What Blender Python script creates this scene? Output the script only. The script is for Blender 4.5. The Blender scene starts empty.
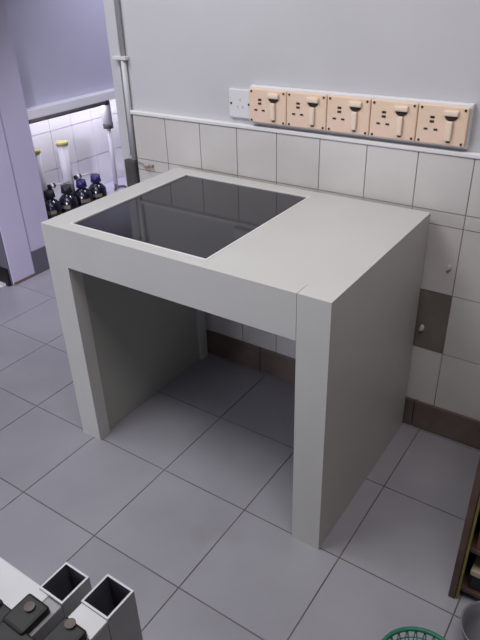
import bpy, bmesh, math, random
from mathutils import Vector, Matrix
random.seed(7)
C = bpy.context.scene
COL = C.collection

# ---------------------------------------------------------------- materials
def srgb(r, g, b):
    def f(c):
        c /= 255.0
        return c / 12.92 if c <= 0.04045 else ((c + 0.055) / 1.055) ** 2.4
    return (f(r), f(g), f(b), 1)

def mat(name, rgb, rough=0.5, var=0.0, scale=8.0, metal=0.0, bump=0.0, bscale=60.0, rgb2=None,
        stain=None, spec=0.5, face_var=0.0, coat=0.0):
    """Principled material; colour broken up by object-space noise, optional bump and per-tile variation."""
    m = bpy.data.materials.new(name); m.use_nodes = True
    n = m.node_tree.nodes; l = m.node_tree.links
    b = n['Principled BSDF']
    b.inputs['Roughness'].default_value = rough
    b.inputs['Metallic'].default_value = metal
    b.inputs['Specular IOR Level'].default_value = spec
    b.inputs['Coat Weight'].default_value = coat
    c1 = srgb(*rgb)
    c2 = srgb(*(rgb2 if rgb2 else tuple(max(0, c * (1 - var)) for c in rgb)))
    tc = n.new('ShaderNodeTexCoord')
    no = n.new('ShaderNodeTexNoise'); no.inputs['Scale'].default_value = scale
    no.inputs['Detail'].default_value = 5
    l.new(tc.outputs['Object'], no.inputs['Vector'])
    ra = n.new('ShaderNodeValToRGB')
    ra.color_ramp.elements[0].position = 0.35; ra.color_ramp.elements[1].position = 0.68
    ra.color_ramp.elements[0].color = c2; ra.color_ramp.elements[1].color = c1
    l.new(no.outputs['Fac'], ra.inputs['Fac'])
    out = ra.outputs['Color']
    if stain:
        n2 = n.new('ShaderNodeTexNoise'); n2.inputs['Scale'].default_value = stain[1]; n2.inputs['Detail'].default_value = 7
        l.new(tc.outputs['Object'], n2.inputs['Vector'])
        r2 = n.new('ShaderNodeValToRGB'); r2.color_ramp.elements[0].position = stain[2]; r2.color_ramp.elements[1].position = stain[2] + .12
        l.new(n2.outputs['Fac'], r2.inputs['Fac'])
        mx = n.new('ShaderNodeMix'); mx.data_type = 'RGBA'
        l.new(r2.outputs['Color'], mx.inputs[0]); l.new(out, mx.inputs[6]); mx.inputs[7].default_value = srgb(*stain[0])
        out = mx.outputs[2]
    if face_var:
        at = n.new('ShaderNodeAttribute'); at.attribute_name = 'tile_tone'
        mr = n.new('ShaderNodeMapRange'); mr.inputs['To Min'].default_value = 1 - face_var; mr.inputs['To Max'].default_value = 1.0
        l.new(at.outputs['Fac'], mr.inputs['Value'])
        mx = n.new('ShaderNodeMix'); mx.data_type = 'RGBA'; mx.blend_type = 'MULTIPLY'; mx.inputs[0].default_value = 1
        l.new(out, mx.inputs[6]); l.new(mr.outputs['Result'], mx.inputs[7])
        out = mx.outputs[2]
    l.new(out, b.inputs['Base Color'])
    if bump:
        nb = n.new('ShaderNodeTexNoise'); nb.inputs['Scale'].default_value = bscale; nb.inputs['Detail'].default_value = 3
        l.new(tc.outputs['Object'], nb.inputs['Vector'])
        bp = n.new('ShaderNodeBump'); bp.inputs['Strength'].default_value = bump; bp.inputs['Distance'].default_value = 0.002
        l.new(nb.outputs['Fac'], bp.inputs['Height']); l.new(bp.outputs['Normal'], b.inputs['Normal'])
    return m

M = {}
M['paint'] = mat('wall_paint', (200, 200, 204), .75, .03, 3, bump=.15, bscale=30)
M['violet'] = mat('violet_paint', (190, 190, 208), .6, .05, 2)
M['lilac'] = mat('lilac_paint', (192, 188, 208), .6, .04, 3)
M['ceiling'] = mat('ceiling_paint', (215, 215, 215), .8, .02)
M['grey_and_shade'] = mat('grey_paint_and_shade', (92, 92, 98), .7, .06, 3)  # wall and skirting grey; also stands in for shade on the pier
M['tile'] = mat('wall_tile', (216, 214, 212), .28, .03, 5, rgb2=(208, 204, 202), face_var=.07, stain=((186, 165, 165), 3.2, .66))
M['dark_tile'] = mat('dark_tile', (128, 119, 112), .35, .12, 14, face_var=.05)
M['skirt'] = mat('skirting_tile', (122, 106, 98), .4, .2, 9, face_var=.1)
M['grout'] = mat('wall_grout', (176, 164, 158), .9, .2, 7, rgb2=(142, 116, 106))
M['floor_tile'] = mat('floor_tile', (160, 159, 167), .34, .05, 4, rgb2=(151, 150, 158), face_var=.07, bump=.05, stain=((145, 141, 144), 2.3, .68))
M['floor_grout'] = mat('floor_grout', (122, 118, 116), .9, .25, 5, rgb2=(90, 84, 80))
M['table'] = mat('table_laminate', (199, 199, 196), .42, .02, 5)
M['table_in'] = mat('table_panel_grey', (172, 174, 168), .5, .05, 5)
M['edge'] = mat('edge_white', (232, 232, 234), .4, .02)
M['glass'] = mat('black_glass', (42, 41, 46), .07, .1, 2, spec=.45)
M['white'] = mat('white_plastic', (222, 222, 224), .4, .03)
M['socket_back'] = mat('back_box_white', (226, 226, 230), .45, .02)
M['peach'] = mat('peach_plastic', (234, 206, 188), .4, .05, 9, rgb2=(230, 203, 174))
M['peach_pale'] = mat('pale_peach_plastic', (240, 220, 200), .35, .04, 14)
M['hole'] = mat('socket_hole', (52, 34, 32), .7, .1)
M['pipe'] = mat('grey_pvc', (200, 200, 204), .45, .03)
M['grey_box'] = mat('dark_grey_box', (88, 86, 84), .6, .2, 20)
M['black'] = mat('black_plastic', (32, 32, 36), .5, .2, 20)
M['blackmetal'] = mat('black_cast_metal', (22, 23, 23), .55, .25, 18, bump=.3, bscale=80)
M['bolt'] = mat('bolt_steel', (92, 82, 78), .45, .2, 30, metal=.4)
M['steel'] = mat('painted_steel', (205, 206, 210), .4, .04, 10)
M['steel_shade'] = mat('painted_steel_shaded', (150, 150, 154), .45, .06, 8)  # darker copy of the painted steel, shade of the right-hand sides in the colour
M['tube_shade'] = mat('tube_inside_shade', (96, 98, 112), .6, .2, 14)  # same white tube inside, with its shade put into the colour
M['navy'] = mat('navy_glass', (30, 31, 48), .2, .3, 30, spec=.7)
M['bluecap'] = mat('blue_cap', (36, 34, 96), .4, .1, 20)
M['label'] = mat('yellowed_label', (126, 116, 88), .6, .15, 40)
M['yellow'] = mat('yellow_cap', (186, 178, 112), .5, .1, 20)
M['cement'] = mat('cement_dab', (205, 202, 196), .8, .08, 60, bump=.4)
M['wood'] = mat('brown_wood', (100, 78, 68), .6, .25, 12, rgb2=(74, 56, 48))
M['wood2'] = mat('orange_brown_wood', (150, 106, 78), .6, .25, 12)
M['mustard'] = mat('mustard_card', (152, 142, 72), .6, .15, 20)
M['cream'] = mat('cream_card', (200, 186, 160), .6, .1, 20)
M['warm_wall'] = mat('warm_wall_paint', (112, 96, 86), .8, .1, 3)
M['niche_tile'] = mat('niche_tile', (240, 238, 242), .3, .03, 5, face_var=.04)
M['niche_grout'] = mat('niche_grout', (222, 219, 227), .8, .05)
M['green'] = mat('green_plastic', (38, 128, 98), .4, .1, 20)
M['greynet'] = mat('grey_cloth', (132, 134, 136), .8, .2, 60)
M['clear'] = mat('grey_bowl', (134, 134, 142), .2, .15, 8, spec=.7)
M['copper'] = mat('rusty_stub', (176, 142, 128), .5, .2, 30)

# ---------------------------------------------------------------- mesh helpers
class MB:
    def __init__(s): s.bm = bmesh.new(); s.tone = s.bm.faces.layers.float.new('tile_tone')
    def box(s, x0, x1, y0, y1, z0, z1, mi=0, bev=0.0, tone=0.5, seg=2):
        r = bmesh.ops.create_cube(s.bm, size=1)
        vs = r['verts']
        for v in vs:
            v.co = Vector(((x0 + x1) / 2 + v.co.x * (x1 - x0), (y0 + y1) / 2 + v.co.y * (y1 - y0), (z0 + z1) / 2 + v.co.z * (z1 - z0)))
        fs = list({f for v in vs for f in v.link_faces})
        for f in fs: f.material_index = mi; f[s.tone] = tone
        if bev:
            es = list({e for v in vs for e in v.link_edges})
            g = bmesh.ops.bevel(s.bm, geom=es, offset=bev, segments=seg, affect='EDGES', profile=.5)
            for f in g['faces']: f.material_index = mi; f[s.tone] = tone
        return s
    def cyl(s, a, b, r, r2=None, n=20, mi=0, caps=True):
        a = Vector(a); b = Vector(b); d = b - a
        q = d.to_track_quat('Z', 'Y').to_matrix().to_4x4()
        mt = Matrix.Translation((a + b) / 2) @ q
        g = bmesh.ops.create_cone(s.bm, cap_ends=caps, cap_tris=False, segments=n, radius1=r, radius2=r if r2 is None else r2, depth=d.length, matrix=mt)
        for f in {f for v in g['verts'] for f in v.link_faces}:
            f.material_index = mi; f.smooth = len(f.verts) == 4
        return s
    def lathe(s, prof, c, n=24, mi=0):
        rings = []
        for r, z in prof:
            rings.append([s.bm.verts.new((c[0] + r * math.cos(2 * math.pi * k / n), c[1] + r * math.sin(2 * math.pi * k / n), c[2] + z)) for k in range(n)])
        for a, b in zip(rings, rings[1:]):
            for k in range(n):
                f = s.bm.faces.new((a[k], a[(k + 1) % n], b[(k + 1) % n], b[k])); f.material_index = mi; f.smooth = True
        for rg, fl in ((rings[0], True), (rings[-1], False)):
            f = s.bm.faces.new(rg[::-1] if fl else rg); f.material_index = mi
        return s
    def tube(s, pts, r, n=10, mi=0):
        for a, b in zip(pts, pts[1:]): s.cyl(a, b, r, n=n, mi=mi)
        for p in pts[1:-1]:
            bmesh.ops.create_uvsphere(s.bm, u_segments=n, v_segments=6, radius=r, matrix=Matrix.Translation(p))
        return s
    def torus(s, c, R, r, n=40, m=8, mi=0, sz=1.0):
        g = []
        for i in range(n):
            a = 2 * math.pi * i / n
            g.append([s.bm.verts.new((c[0] + (R + r * math.cos(2 * math.pi * j / m)) * math.cos(a), c[1] + (R + r * math.cos(2 * math.pi * j / m)) * math.sin(a), c[2] + sz * r * math.sin(2 * math.pi * j / m))) for j in range(m)])
        for i in range(n):
            for j in range(m):
                f = s.bm.faces.new((g[i][j], g[(i + 1) % n][j], g[(i + 1) % n][(j + 1) % m], g[i][(j + 1) % m])); f.smooth = True; f.material_index = mi
        return s
    def build(s, name, mats, parent=None, origin=None):
        bmesh.ops.recalc_face_normals(s.bm, faces=s.bm.faces[:])
        if origin is not None:
            for v in s.bm.verts: v.co -= Vector(origin)
        me = bpy.data.meshes.new(name); s.bm.to_mesh(me); s.bm.free()
        for m in (mats if isinstance(mats, (list, tuple)) else [mats]): me.materials.append(m)
        o = bpy.data.objects.new(name, me); COL.objects.link(o)
        if origin is not None: o.location = origin
        if parent: o.parent = parent
        return o

def part(mb, name, mats, parent, wloc):
    """mesh written in world coordinates, parented to an Empty that stands at wloc"""
    for v in mb.bm.verts: v.co -= Vector(wloc)
    return mb.build(name, mats, parent)

def tag(o, label, cat, group=None):
    o['label'] = label; o['category'] = cat
    if group: o['group'] = group
    return o
def thing(name, label, cat, loc=(0, 0, 0), group=None):
    o = bpy.data.objects.new(name, None); o.empty_display_size = .05; COL.objects.link(o); o.location = loc
    return tag(o, label, cat, group)
def struct(name, mb, mats):
    o = mb.build(name, mats); o['kind'] = 'structure'; return o
def copy_tree(o, parent=None):
    c = o.copy(); COL.objects.link(c); c.parent = parent
    for ch in [x for x in bpy.data.objects if x.parent == o]: copy_tree(ch, c)
    return c

# ---------------------------------------------------------------- the room
YW = 0.619            # tile face of the back wall
XE = -0.292           # free end of the back wall
XL = -1.12            # face of the left wall
CZ = 2.7

# floor: grout bed + every tile
mb = MB(); mb.box(-1.75, 2.5, -2.9, 2.3, -.06, -.002, 1)
S, GX, GY, G = .2991, .3498, .0082, .0034
for i in range(-8, 9):
    for j in range(-11, 9):
        x0, y0 = GX + i * S, GY + j * S
        a, b, c, d = max(x0 + G / 2, -1.75), min(x0 + S - G / 2, 2.5), max(y0 + G / 2, -2.9), min(y0 + S - G / 2, 2.3)
        if b - a > .01 and d - c > .01:
            mb.box(a, b, c, d, -.003, 0, 0, tone=random.random())
struct('floor', mb, [M['floor_tile'], M['floor_grout']])

mb = MB(); mb.box(-1.75, 2.5, -2.9, 2.3, CZ, CZ + .08); struct('ceiling', mb, M['ceiling'])
mb = MB(); mb.box(XE, 2.5, YW + .014, YW + .16, 0, CZ); struct('wall_back', mb, M['paint'])
mb = MB(); mb.box(2.5, 2.6, -2.9, 2.3, 0, CZ); struct('wall_right', mb, M['warm_wall'])
mb = MB(); mb.box(-1.75, 2.5, -3.0, -2.9, 0, CZ); struct('wall_front', mb, M['paint'])
mb = MB(); mb.box(-1.75, 2.5, 2.2, 2.3, 0, CZ); struct('wall_end', mb, M['paint'])
# left wall: solid pier, low wall under the niche, panel above the niche, recessed stretch nearer the camera
mb = MB()
mb.box(-1.62, XL, .725, .872, 0, CZ)
mb.box(-1.62, XL, .872, 2.2, 0, .225)
mb.box(-1.66, -1.62, .59, 2.2, 0, CZ)
mb.box(-1.62, -1.175, .872, 2.2, .785, CZ, 1)
struct('wall_left', mb, [M['lilac'], M['violet']])
mb = MB(); mb.box(-1.62, XL + .006, .590, .725, 0, CZ, 0, .003); mb.box(-1.28, XL + .003, .585, .589, 0, CZ, 1)  # thin grey sheet paints the shade of the pier's near face
struct('trim_1', mb, [M['lilac'], M['grey_and_shade']])
mb = MB(); mb.box(-1.62, -.90, -.7, .95, 1.38, CZ, 0, .004); struct('shade_bulkhead', mb, M['lilac'])  # unseen overhead block, added to shade the top of the left wall
mb = MB(); mb.box(-1.7, -1.28, -2.9, .592, 0, CZ); struct('wall_side', mb, M['grey_and_shade'])
mb = MB(); mb.box(-1.28, -1.262, -2.9, .57, 0, .09); mb.box(-1.28, -1.124, .570, .585, 0, .09); mb.box(-1.262, -1.15, .545, .570, 0, .012, 1)
struct('baseboard_side', mb, [M['blackmetal'], M['edge']])
mb = MB(); mb.box(XL, XL + .008, .725, 2.2, 0, .128, 0, .002); mb.box(XL + .006, XL + .009, .592, .725, 0, .014, 1)
struct('baseboard_left', mb, [M['grey_and_shade'], M['skirt']])
# rail across the top of the niche, with its sill line
mb = MB(); mb.box(-1.20, XL - .002, .872, 2.2, .742, .785, 0, .003)
struct('trim_2', mb, [M['edge'], M['paint']])
# tiled back of the niche
mb = MB(); mb.box(-1.375, -1.36, .872, 2.2, .225, .742, 1)
for k in range(9):
    for z0, z1 in ((.225, .405), (.405, .605), (.605, .742)):
        y0 = .872 + k * .15
        mb.box(-1.362, -1.352, y0 + .0015, min(y0 + .1485, 2.2), z0 + .0015, z1 - .0015, 0, tone=random.random())
struct('wall_niche', mb, [M['niche_tile'], M['niche_grout']])

# tile dado of the back wall
rows = [(.105, .305), (.305, .505), (.505, .710), (.710, .750), (.750, .904)]
mb = MB(); mb.box(-.205, 2.5, YW + .003, YW + .014, .105, .904, 2)
for z0, z1 in rows:
    for k in range(-2, 17):
        x0 = .090 + .148 * k; x1 = x0 + .148
        x0 = max(x0, -.205); x1 = min(x1, 2.5)
        if x1 - x0 < .01: continue
        dark = (k == 5 and z0 == .305)
        mb.box(x0 + .0014, x1 - .0014, YW, YW + .006, z0 + .0014, z1 - .0014, 1 if dark else 0, tone=random.random())
struct('trim_3', mb, [M['tile'], M['dark_tile'], M['grout']])
mb = MB(); mb.box(-.212, 2.5, YW - .004, YW + .014, .904, .917, 0, .003); struct('trim_4', mb, M['edge'])
mb = MB()
for k in range(-1, 9):
    x0 = max(.02 + .299 * (k - 1), -.205); x1 = min(.02 + .299 * k, 2.5)
    if x1 - x0 > .02: mb.box(x0 + .001, x1 - .001, YW - .007, YW + .014, 0, .106, 0, .002, tone=random.random())
struct('baseboard_back', mb, M['skirt'])

# ---------------------------------------------------------------- balance table
W, D, H = .8904, .5975, .75
t = thing('balance_table', 'large pale grey laboratory table with black glass inset, panel legs and knee space', 'table')
T0 = (0, 0, 0)
GL, GR, GF, GB = .079, .544, .036, .550
# worktop: thick slab with the recess for the glass; the right leg comes up through its front corner
mb = MB()
zt = .632
mb.box(0, GL, 0, D, zt, H); mb.box(GL, GR, 0, GF, zt, H); mb.box(GL, GR, GB, D, zt, H)
mb.box(GR, .8085, 0, D, zt, H); mb.box(.8085, W, .045, D, zt, H); mb.box(GL, GR, GF, GB, zt, H - .02)
part(mb, 'worktop', M['table'], t, T0)
mb = MB()
e = .004
mb.box(GL, GR, GF, GF + e, H - .02, H + .0012); mb.box(GL, GR, GB - e, GB, H - .02, H + .0012)
mb.box(GL, GL + e, GF + e, GB - e, H - .02, H + .0012); mb.box(GR - e, GR, GF + e, GB - e, H - .02, H + .0012)
o = part(mb, 'inset_rim', M['edge'], t, T0); o['label'] = 'thin white rim round the black glass'
mb = MB(); mb.box(GL + e, GR - e, GF + e, GB - e, H - .02, H - .003)
o = part(mb, 'glass_inset', M['glass'], t, T0); o['label'] = 'glossy black glass plate'
# right leg: thick full-depth panel with a front post that reaches the top
mb = MB(); mb.box(.8097, W, 0.045, D, 0, zt); part(mb, 'side_panel', M['table'], t, T0)
mb = MB(); mb.box(.8097, W, 0, .045, 0, H); part(mb, 'leg', M['table'], t, T0)
# left leg: front post, back post, inset panel
mb = MB(); mb.box(0, .081, 0, .045, 0, zt); part(mb, 'leg', M['table'], t, T0)
mb = MB(); mb.box(0, .081, D - .04, D, 0, zt); part(mb, 'leg', M['table'], t, T0)
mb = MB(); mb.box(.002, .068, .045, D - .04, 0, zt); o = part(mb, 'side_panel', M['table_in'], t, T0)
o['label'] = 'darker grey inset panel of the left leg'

# ---------------------------------------------------------------- sockets
YP = YW + .014
mb = MB(); mb.box(.295, .955, YP - .018, YP, .926, 1.036, 0, .003)
tag(mb.build('socket_back_box', M['socket_back'], None, (.62, YP, .98)), 'long white mounting strip behind the row of five peach sockets', 'mounting strip')

def make_socket():
    r = thing('power_socket', '', 'socket', (0, YP - .018, .98), 'peach power sockets along the wall')
    w, h = .0645, .0490
    mb = MB(); mb.box(-w, w, -.010, 0, -h, h, 0, .003)
    mb.build('face_plate', M['peach'], r)
    mb = MB()   # five-pin outlet: two flat holes above, two slanted below
    for (x, z, sx, sz) in ((-.026, .019, .0055, .0028), (-.026, .008, .0055, .0028)):
        mb.box(x - sx, x + sx, -.0112, -.009, z - sz, z + sz)
    for x in (-.040, -.014):
        mb.box(x - .0050, x + .0050, -.0112, -.009, -.0135, -.0090)
    mb.build('pin_hole', M['hole'], r)
    mb = MB()   # hooded rocker: wide pale hood over a dark half-round opening
    mb.box(.003, .041, -.018, -.009, .025, .040, 0, .004)
    mb.build('switch_hood', M['peach_pale'], r)
    mb = MB()
    pr = [(.022 + .0165 * math.cos(a), .0255 + .0125 * math.sin(a)) for a in [math.pi + k * math.pi / 10 for k in range(11)]]
    fr = [mb.bm.verts.new((x, -.0122, z)) for x, z in pr]; bk = [mb.bm.verts.new((x, -.009, z)) for x, z in pr]
    mb.bm.faces.new(fr); mb.bm.faces.new(bk[::-1])
    for k in range(len(fr)):
        mb.bm.faces.new((fr[k], bk[k], bk[(k + 1) % len(fr)], fr[(k + 1) % len(fr)]))
    mb.build('switch_recess', M['hole'], r)
    mb = MB(); mb.box(.013, .029, -.018, -.009, -.036, .013, 0, .003)
    mb.build('switch_rocker', M['peach_pale'], r)
    mb = MB(); mb.box(.017, .027, -.0112, -.009, -.041, -.0365); mb.build('switch_slot', M['hole'], r)
    for sx in (-1, 1):
        for sz in (-1, 1):
            mb = MB(); mb.cyl((sx * .0555, -.0085, sz * .0415), (sx * .0555, -.0115, sz * .0415), .0032, n=12)
            mb.build('screw', M['hole'], r)
    return r
labs = ['peach power socket with switch, next to the white blank plate, first of five',
        'peach power socket with switch, second from the white blank plate',
        'peach power socket with switch in the middle of the five',
        'peach power socket with switch, second from the right end of the strip',
        'pinkish peach power socket with switch at the right end of the strip']
s0 = make_socket()
for i in range(5):
    o = s0 if i == 0 else copy_tree(s0)
    o.location.x = .3620 + .1308 * i
    o['label'] = labs[i]
r = thing('blank_plate', 'white square plate with faint pin marks left of the peach sockets', 'wall plate', (.252, YP, .977))
mb = MB(); mb.box(-.042, .042, -.010, 0, -.043, .043, 0, .003); mb.build('face_plate', M['white'], r)
for x in (-.033, .033):
    mb = MB(); mb.cyl((x, -.009, 0), (x, -.0115, 0), .0034, n=12); mb.build('screw', M['hole'], r)
mb = MB()
for x, z in ((0, .012), (-.009, -.009), (.009, -.009)): mb.box(x - .0025, x + .0025, -.0110, -.009, z - .004, z + .004)
mb.build('pin_mark', M['pipe'], r)

# ---------------------------------------------------------------- conduit on the end of the wall
r = thing('wall_pipe', 'white vertical pipe clipped to the end of the wall beside the tiles', 'pipe', (-.222, YP, .74))
mb = MB(); mb.cyl((0, -.010, .0), (0, -.010, .345), .0095); mb.build('pipe', M['pipe'], r)
mb = MB(); mb.cyl((.0, -.010, .345), (.0, -.010, CZ - .74), .0085); mb.build('pipe', M['pipe'], r)
mb = MB(); mb.box(-.040, .020, -.022, 0, .340, .352, 0, .002); mb.build('clip', M['white'], r)
r = thing('cable_trunking', 'slim white cable strip running left of the wall pipe', 'trunking', (-.252, YP, .756))
mb = MB(); mb.box(-.006, .006, -.006, 0, 0, .33, 0, .001); mb.build('cover', M['paint'], r)
r = thing('junction_box', 'small dark grey box low on the wall end behind the table corner', 'box', (-.24, YP, .63))
mb = MB(); mb.box(-.026, .026, -.022, .001, 0, .108, 0, .003); mb.build('body', M['grey_box'], r)
mb = MB(); mb.box(-.021, .021, -.025, -.022, .006, .102, 0, .002); mb.build('lid', M['grey_box'], r)
r = thing('pipe_stub', 'little rusty pipe stub on the tiles just above the table back corner', 'pipe stub', (-.142, YW, .727))
mb = MB(); mb.cyl((-.008, .002, 0), (-.008, -.016, 0), .006); mb.cyl((.009, .002, .003), (.009, -.012, .003), .005); mb.build('stub', M['copper'], r)
mb = MB(); mb.tube([(-.06, -.004, .01), (-.03, -.010, .008), (-.008, -.018, 0)], .0018, 8); mb.build('wire', M['copper'], r)

def dab(x, z, s, label):
    mb = MB()
    bmesh.ops.create_icosphere(mb.bm, subdivisions=3, radius=1)
    for v in mb.bm.verts:
        k = 1 + .12 * math.sin(3 * v.co.x + 2 * v.co.z)
        v.co = Vector((v.co.x * s * k * .8, v.co.y * .006, v.co.z * s * 1.25 * k + .4 * v.co.x * s))
    o = mb.build('plaster_dab', M['cement']); o.location = (x, YW - .003, z); tag(o, label, 'plaster')
dab(.957, .59, .0075, 'small white plaster dab on the pale wall tile right of the table')
dab(.905, .375, .010, 'small white plaster dab on the single dark wall tile')

# ---------------------------------------------------------------- the niche: bar, service pillars, bottles
r = thing('horizontal_bar', 'dark thin horizontal bar under the white rail of the niche', 'bar', (-1.13, .872, .733))
mb = MB(); mb.cyl((0, .006, 0), (0, .525, 0), .010, n=16); mb.build('bar', M['grey_box'], r)
mb = MB(); mb.lathe([(.006, 0), (.014, .004), (.014, .022), (.007, .028)], (0, 0, 0), n=16)
for v in mb.bm.verts: x, y, z = v.co; v.co = Vector((x, .505 + z, y))
mb.build('end_knob', M['black'], r)
r = thing('drain_pipe', 'white pipe with thick upper fitting at the right end of the niche', 'pipe', (-1.22, 1.468, .225))
mb = MB(); mb.cyl((0, 0, 0), (0, 0, .36), .012); mb.build('pipe', M['pipe'], r)
mb = MB(); mb.cyl((0, 0, .375), (0, 0, .517), .027); mb.build('fitting', M['white'], r)
mb = MB(); mb.cyl((0, 0, .350), (0, 0, .375), .028); mb.build('collar', M['grey_box'], r)
mb = MB(); mb.tube([(0, 0, .012), (.03, .03, .012), (.05, .05, .0)], .007, 8); mb.tube([(0, 0, .03), (.03, -.04, .01)], .006, 8); mb.build('branch', M['grey_box'], r)

def make_pillar():
    r = thing('service_pillar', '', 'pillar', (-1.22, 0, .225), 'white capped pillars in the niche')
    mb = MB(); mb.cyl((0, 0, 0), (0, 0, .335), .027); mb.build('column', M['pipe'], r)
    mb = MB(); mb.cyl((0, 0, .335), (0, 0, .352), .031); mb.build('cap', M['yellow'], r)
    mb = MB(); mb.cyl((.03, .045, .158), (.03, .15, .150), .0045, n=10)
    tp = mb.build('tap', M['pipe'], r)
    mb = MB(); mb.cyl((.03, .022, .158), (.03, .060, .158), .012, n=14); mb.cyl((.03, .034, .158), (.03, .048, .158), .0135, n=14, mi=1)
    mb.build('knob', [M['black'], M['white']], tp)
    return r
p0 = make_pillar(); p0.location.y = 1.125; p0['label'] = 'taller looking white pillar with yellow cap in the middle of the niche'
p1 = copy_tree(p0); p1.location.y = .945; p1['label'] = 'white pillar with yellow cap partly hidden by the wall edge'

def make_bottle(cap):
    r = thing('reagent_bottle', '', 'bottle', (-1.2, 0, .225), 'dark bottles in the niche')
    mb = MB(); mb.lathe([(.030, 0), (.040, .006), (.042, .03), (.040, .062), (.026, .080), (.014, .090), (.014, .106)], (0, 0, 0))
    b = mb.build('body', M['navy'], r)
    mb = MB()
    a0, a1 = math.radians(-75), math.radians(-15)
    for k in range(8):
        u, v = a0 + (a1 - a0) * k / 8, a0 + (a1 - a0) * (k + 1) / 8
        R = .0428
        mb.bm.faces.new([mb.bm.verts.new((R * math.cos(q), R * math.sin(q), z)) for q, z in ((u, .030), (v, .030), (v, .046), (u, .046))])
    mb.build('paper_label', M['label'], r)
    mb = MB(); mb.cyl((0, 0, .096), (0, 0, .128), .024, .020, n=20); mb.build('cap', cap, r)
    return r
b0 = make_bottle(M['black']); b0.location = (-1.18, .954, .225); b0['label'] = 'dark bottle with black cap, nearest the wall edge at the left of the niche'
b1 = copy_tree(b0); b1.location = (-1.17, 1.060, .225); b1['label'] = 'dark bottle with black cap, second from the left in the niche'
b2 = make_bottle(M['bluecap']); b2.location = (-1.17, 1.166, .225); b2['label'] = 'dark bottle with blue cap, third from the left in the niche'
b3 = copy_tree(b2); b3.location = (-1.17, 1.272, .225); b3['label'] = 'dark bottle with blue cap at the right end of the row in the niche'
b2.rotation_euler.z = .3; b1.rotation_euler.z = -.3
for b, s in ((b0, 1.15), (b1, 1.12), (b2, 1.12), (b3, 1.12)): b.scale = (1.22, 1.22, s)

# ---------------------------------------------------------------- steel frame at the lower left
FX = (.0, 0)
r = thing('steel_frame', 'upright white steel frame with two open square tubes and black clamps', 'frame', (.80, -.66, 0))
F0 = (.80, -.66, 0)
TZ = .50
def hollow(x0, x1, y0, y1, z0, z1, w, name):
    mb = MB()
    bm = mb.bm
    def ring(x0, x1, y0, y1, z): return [bm.verts.new(c) for c in ((x0, y0, z), (x1, y0, z), (x1, y1, z), (x0, y1, z))]
    ob, ot = ring(x0, x1, y0, y1, z0), ring(x0, x1, y0, y1, z1)
    ib, it = ring(x0 + w, x1 - w, y0 + w, y1 - w, z0), ring(x0 + w, x1 - w, y0 + w, y1 - w, z1)
    for k in range(4):
        j = (k + 1) % 4
        f = bm.faces.new((ob[k], ob[j], ot[j], ot[k])); f.material_index = 2 if k == 1 else 0  # right-hand face takes the darker, shaded copy
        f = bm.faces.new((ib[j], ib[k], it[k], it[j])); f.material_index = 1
        f = bm.faces.new((ot[k], ot[j], it[j], it[k])); f.material_index = 0
        f = bm.faces.new((ib[k], ib[j], ob[j], ob[k])); f.material_index = 0
    return part(mb, name, [M['steel'], M['tube_shade'], M['steel_shade']], r, F0)
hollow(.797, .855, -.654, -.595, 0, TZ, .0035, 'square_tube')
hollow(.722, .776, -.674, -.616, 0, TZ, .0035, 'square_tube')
# rails running back from each tube, just under the tops
mb = MB(); mb.box(.800, .855, -1.02, -.6545, .40, TZ - .006, 0, .002); part(mb, 'rail', [M['steel_shade']], r, F0)
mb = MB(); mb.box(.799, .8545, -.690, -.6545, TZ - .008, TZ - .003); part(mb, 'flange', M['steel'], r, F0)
mb = MB(); mb.box(.745, .776, -1.02, -.6745, .40, TZ - .004, 0, .002); part(mb, 'rail', [M['steel_shade']], r, F0)
mb = MB(); mb.box(.25, .744, -.86, -.668, TZ - .02, TZ - .004, 0, .002)
part(mb, 'plate', M['steel'], r, F0)['label'] = 'wide white steel plate'
# black clamps
def clamp(x0, x1, y0, y1, z, bx, by):
    mb = MB()
    mb.box(x0, x1, y0, y1, z - .05, z, 0, .005)
    mb.box(x0 - .006, x1 - .002, y0 - .075, y0 + .004, z - .07, z - .014, 0, .005)
    c = part(mb, 'clamp', M['blackmetal'], r, F0)
    mb = MB(); mb.cyl((bx, by, z - .001), (bx, by, z + .004), .0085, n=20)
    for v in mb.bm.verts: v.co -= Vector(F0)
    b = mb.build('bolt', M['bolt'], c)
clamp(.722, .770, -.745, -.690, TZ + .010, .746, -.709)
clamp(.800, .848, -.745, -.686, TZ + .010, .820, -.690 - .004)
clamp(.635, .700, -.785, -.722, TZ + .008, .665, -.752)
mb = MB(); mb.box(.25, .7225, -1.02, -.722, .38, TZ + .001, 0, .004); mb.box(.7225, .795, -1.02, -.735, .38, TZ + .004, 0, .004); mb.box(.795, .85, -1.02, -.730, .38, TZ - .002, 0, .004)
part(mb, 'under_block', M['blackmetal'], r, F0)
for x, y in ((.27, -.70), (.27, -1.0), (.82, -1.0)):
    mb = MB(); mb.box(x, x + .035, y - .0, y + .03, 0, .40); part(mb, 'leg', M['steel_shade'], r, F0)

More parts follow.
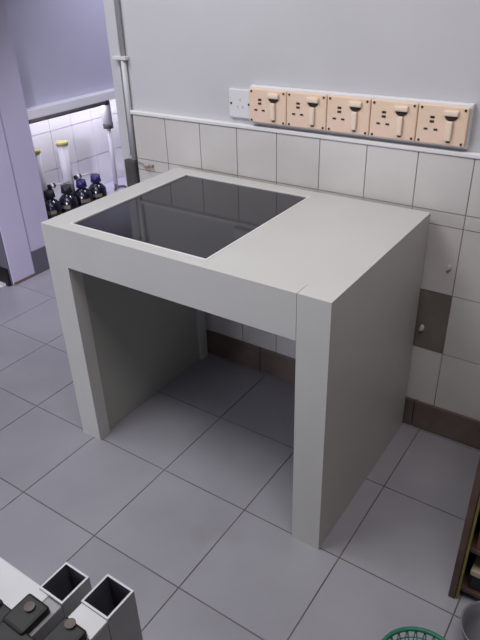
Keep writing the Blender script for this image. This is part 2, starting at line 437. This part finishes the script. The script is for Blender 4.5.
# ---------------------------------------------------------------- crate and its contents at the right edge
RX0, RX1, RY0, RY1, RH = 1.220, 1.80, .05, .36, .62
r = thing('wooden_rack', 'low brown wooden open rack standing at the right edge', 'rack', (RX0, RY0, 0))
def cpart(n, m, *b):
    mb = MB()
    for q in b: mb.box(*q, 0, .0015)
    return part(mb, n, m, r, (RX0, RY0, 0))
cpart('side_board', M['wood'], (RX0, RX0 + .016, RY0, RY1, 0, RH))
cpart('side_board', M['wood'], (RX1 - .016, RX1, RY0, RY1, 0, RH))
cpart('edge_strip', M['mustard'], (RX0 + .0162, RX0 + .023, RY0 + .004, RY0 + .012, .0, RH - .02))
for z in (.03, .17, .31, .45): cpart('shelf', M['wood'], (RX0 + .0162, RX1 - .0162, RY0 + .013, RY1 - .008, z - .006, z + .006))
cpart('top_board', M['wood'], (RX0 - .004, RX1 + .004, RY0, RY1, RH, RH + .016))
cpart('back_board', M['wood'], (RX0 + .0162, RX1 - .0162, RY1 - .007, RY1, 0, RH))
def content(n, m, b, z, label, cat):
    mb = MB(); mb.box(b[0], b[1], b[2], b[3], z, z + b[4], 0, .003)
    c = ((b[0] + b[1]) / 2, (b[2] + b[3]) / 2, z)
    tag(mb.build(n, m, None, c), label, cat)
content('carton', M['wood2'], (1.252, 1.42, .07, .30, .062), .1765, 'orange brown carton on the middle shelf of the rack', 'carton')
content('wooden_block', M['wood2'], (1.252, 1.42, .075, .30, .050), .3165, 'reddish brown block on the upper middle shelf of the rack', 'block')
content('black_case', M['black'], (1.256, 1.50, .072, .30, .050), .0365, 'flat black case on the bottom shelf of the rack', 'case')
content('cream_card', M['cream'], (1.254, 1.48, .066, .30, .018), .0872, 'cream card lying on top of the black case in the rack', 'card')
# glass-like bowl on the floor in front of the crate
mb = MB(); mb.lathe([(.030, 0), (.045, .004), (.058, .04), (.066, .075), (.068, .078), (.063, .076), (.054, .042), (.040, .010), (.004, .008)], (0, 0, 0), n=36)
o = mb.build('round_bowl', M['clear']); o.location = (1.335, -.035, 0); tag(o, 'grey round bowl on the floor in front of the rack', 'bowl')
# green mesh basket
r = thing('mesh_basket', 'green plastic mesh basket on the floor at the lower right', 'basket', (1.237, -.222, 0))
mb = MB(); mb.torus((0, 0, .10), .088, .005); mb.torus((0, 0, .004), .062, .004); mb.build('rim', M['green'], r)
mb = MB()
for k in range(28):
    a = 2 * math.pi * k / 28; b = a + .22
    mb.cyl((.062 * math.cos(a), .062 * math.sin(a), .004), (.087 * math.cos(b), .087 * math.sin(b), .10), .0014, n=6)
    mb.cyl((.062 * math.cos(a), .062 * math.sin(a), .004), (.087 * math.cos(a - .22), .087 * math.sin(a - .22), .10), .0014, n=6)
for z, q in ((.03, .069), (.055, .0755), (.08, .082)): mb.torus((0, 0, z), q, .0014, 36, 6)
mb.build('mesh_wall', M['green'], r)
mb = MB()
for k in range(-5, 6):
    x = k * .011; h = math.sqrt(max(.062 ** 2 - x * x, 0))
    mb.cyl((x, -h, .004), (x, h, .004), .0013, n=6); mb.cyl((-h, x, .004), (h, x, .004), .0013, n=6)
mb.build('mesh_bottom', M['green'], r)
# crumpled grey cloth inside
mb = MB(); bmesh.ops.create_icosphere(mb.bm, subdivisions=4, radius=1)
for v in mb.bm.verts:
    c = v.co; k = 1 + .07 * math.sin(7 * c.x + 2) * math.cos(6 * c.y) + .05 * math.sin(13 * c.y + 5 * c.z)
    v.co = Vector((c.x * .058 * k, c.y * .058 * k, .046 + c.z * .038 * k))
for f in mb.bm.faces: f.smooth = True
o = mb.build('crumpled_cloth', M['greynet']); o.location = (1.237, -.222, 0.004); tag(o, 'crumpled grey cloth inside the green mesh basket', 'cloth')

# ---------------------------------------------------------------- lights
def area(name, loc, target, size, power, color=(1, 1, 1), sy=None):
    d = bpy.data.lights.new(name, 'AREA'); d.energy = power; d.color = color; d.size = size
    if sy: d.shape = 'RECTANGLE'; d.size_y = sy
    o = bpy.data.objects.new(name, d); COL.objects.link(o); o.location = loc
    o.rotation_euler = (Vector(target) - Vector(loc)).to_track_quat('-Z', 'Y').to_euler()
    return o
def spot(name, loc, target, power, deg, color, r=.12, blend=1.0):
    d = bpy.data.lights.new(name, 'SPOT'); d.energy = power; d.color = color; d.spot_size = math.radians(deg)
    d.spot_blend = blend; d.shadow_soft_size = r
    o = bpy.data.objects.new(name, d); COL.objects.link(o); o.location = loc
    o.rotation_euler = (Vector(target) - Vector(loc)).to_track_quat('-Z', 'Y').to_euler()
area('ceiling_lamp', (-.25, -.6, 2.6), (.1, -.2, 0), 1.3, 27, (1, 1, 1), .6)
area('window_light', (-.8, -2.3, .8), (.1, .4, .15), 1.2, 20, (.86, .87, 1), 1.3)
area('right_fill', (1.35, -.55, 2.55), (1.3, .1, 0), .7, 15, (1, .95, .93))  # added fill, lifts the right-hand wall and floor
spot('passage_fill', (-.50, 1.75, 1.8), (-1.15, 1.30, .85), 42, 70, (.84, .81, 1))  # added violet-tinted spot, brightens the lower panel above the niche
spot('left_fill', (.55, -2.2, 1.3), (-1.12, .80, .30), 270, 27, (.80, .74, 1))  # added violet spot for the left post and floor, no visible source
area('niche_fill', (-1.24, 1.4, .735), (-1.26, 1.4, 0), .9, 1.9, (.9, .88, 1), .08)  # added strip of fill light under the rail, brightens the niche tiles
bpy.data.objects['niche_fill'].rotation_euler = (0, 0, math.pi / 2)
w = bpy.data.worlds.new('World'); C.world = w; w.use_nodes = True
w.node_tree.nodes['Background'].inputs[0].default_value = (.5, .5, .55, 1)
w.node_tree.nodes['Background'].inputs[1].default_value = .3

# ---------------------------------------------------------------- camera
cam = bpy.data.cameras.new('camera'); cam.sensor_fit = 'VERTICAL'; cam.sensor_height = 24; cam.sensor_width = 18
cam.lens = 610.28 / 640 * 24; cam.clip_start = .02
co = bpy.data.objects.new('camera', cam); COL.objects.link(co)
co.location = (1.36, -.9991, 1.3551); co.rotation_euler = (1.0401, .0284, .5938)
C.camera = co
C.view_settings.view_transform = 'Standard'; C.view_settings.look = 'None'; C.view_settings.exposure = 0
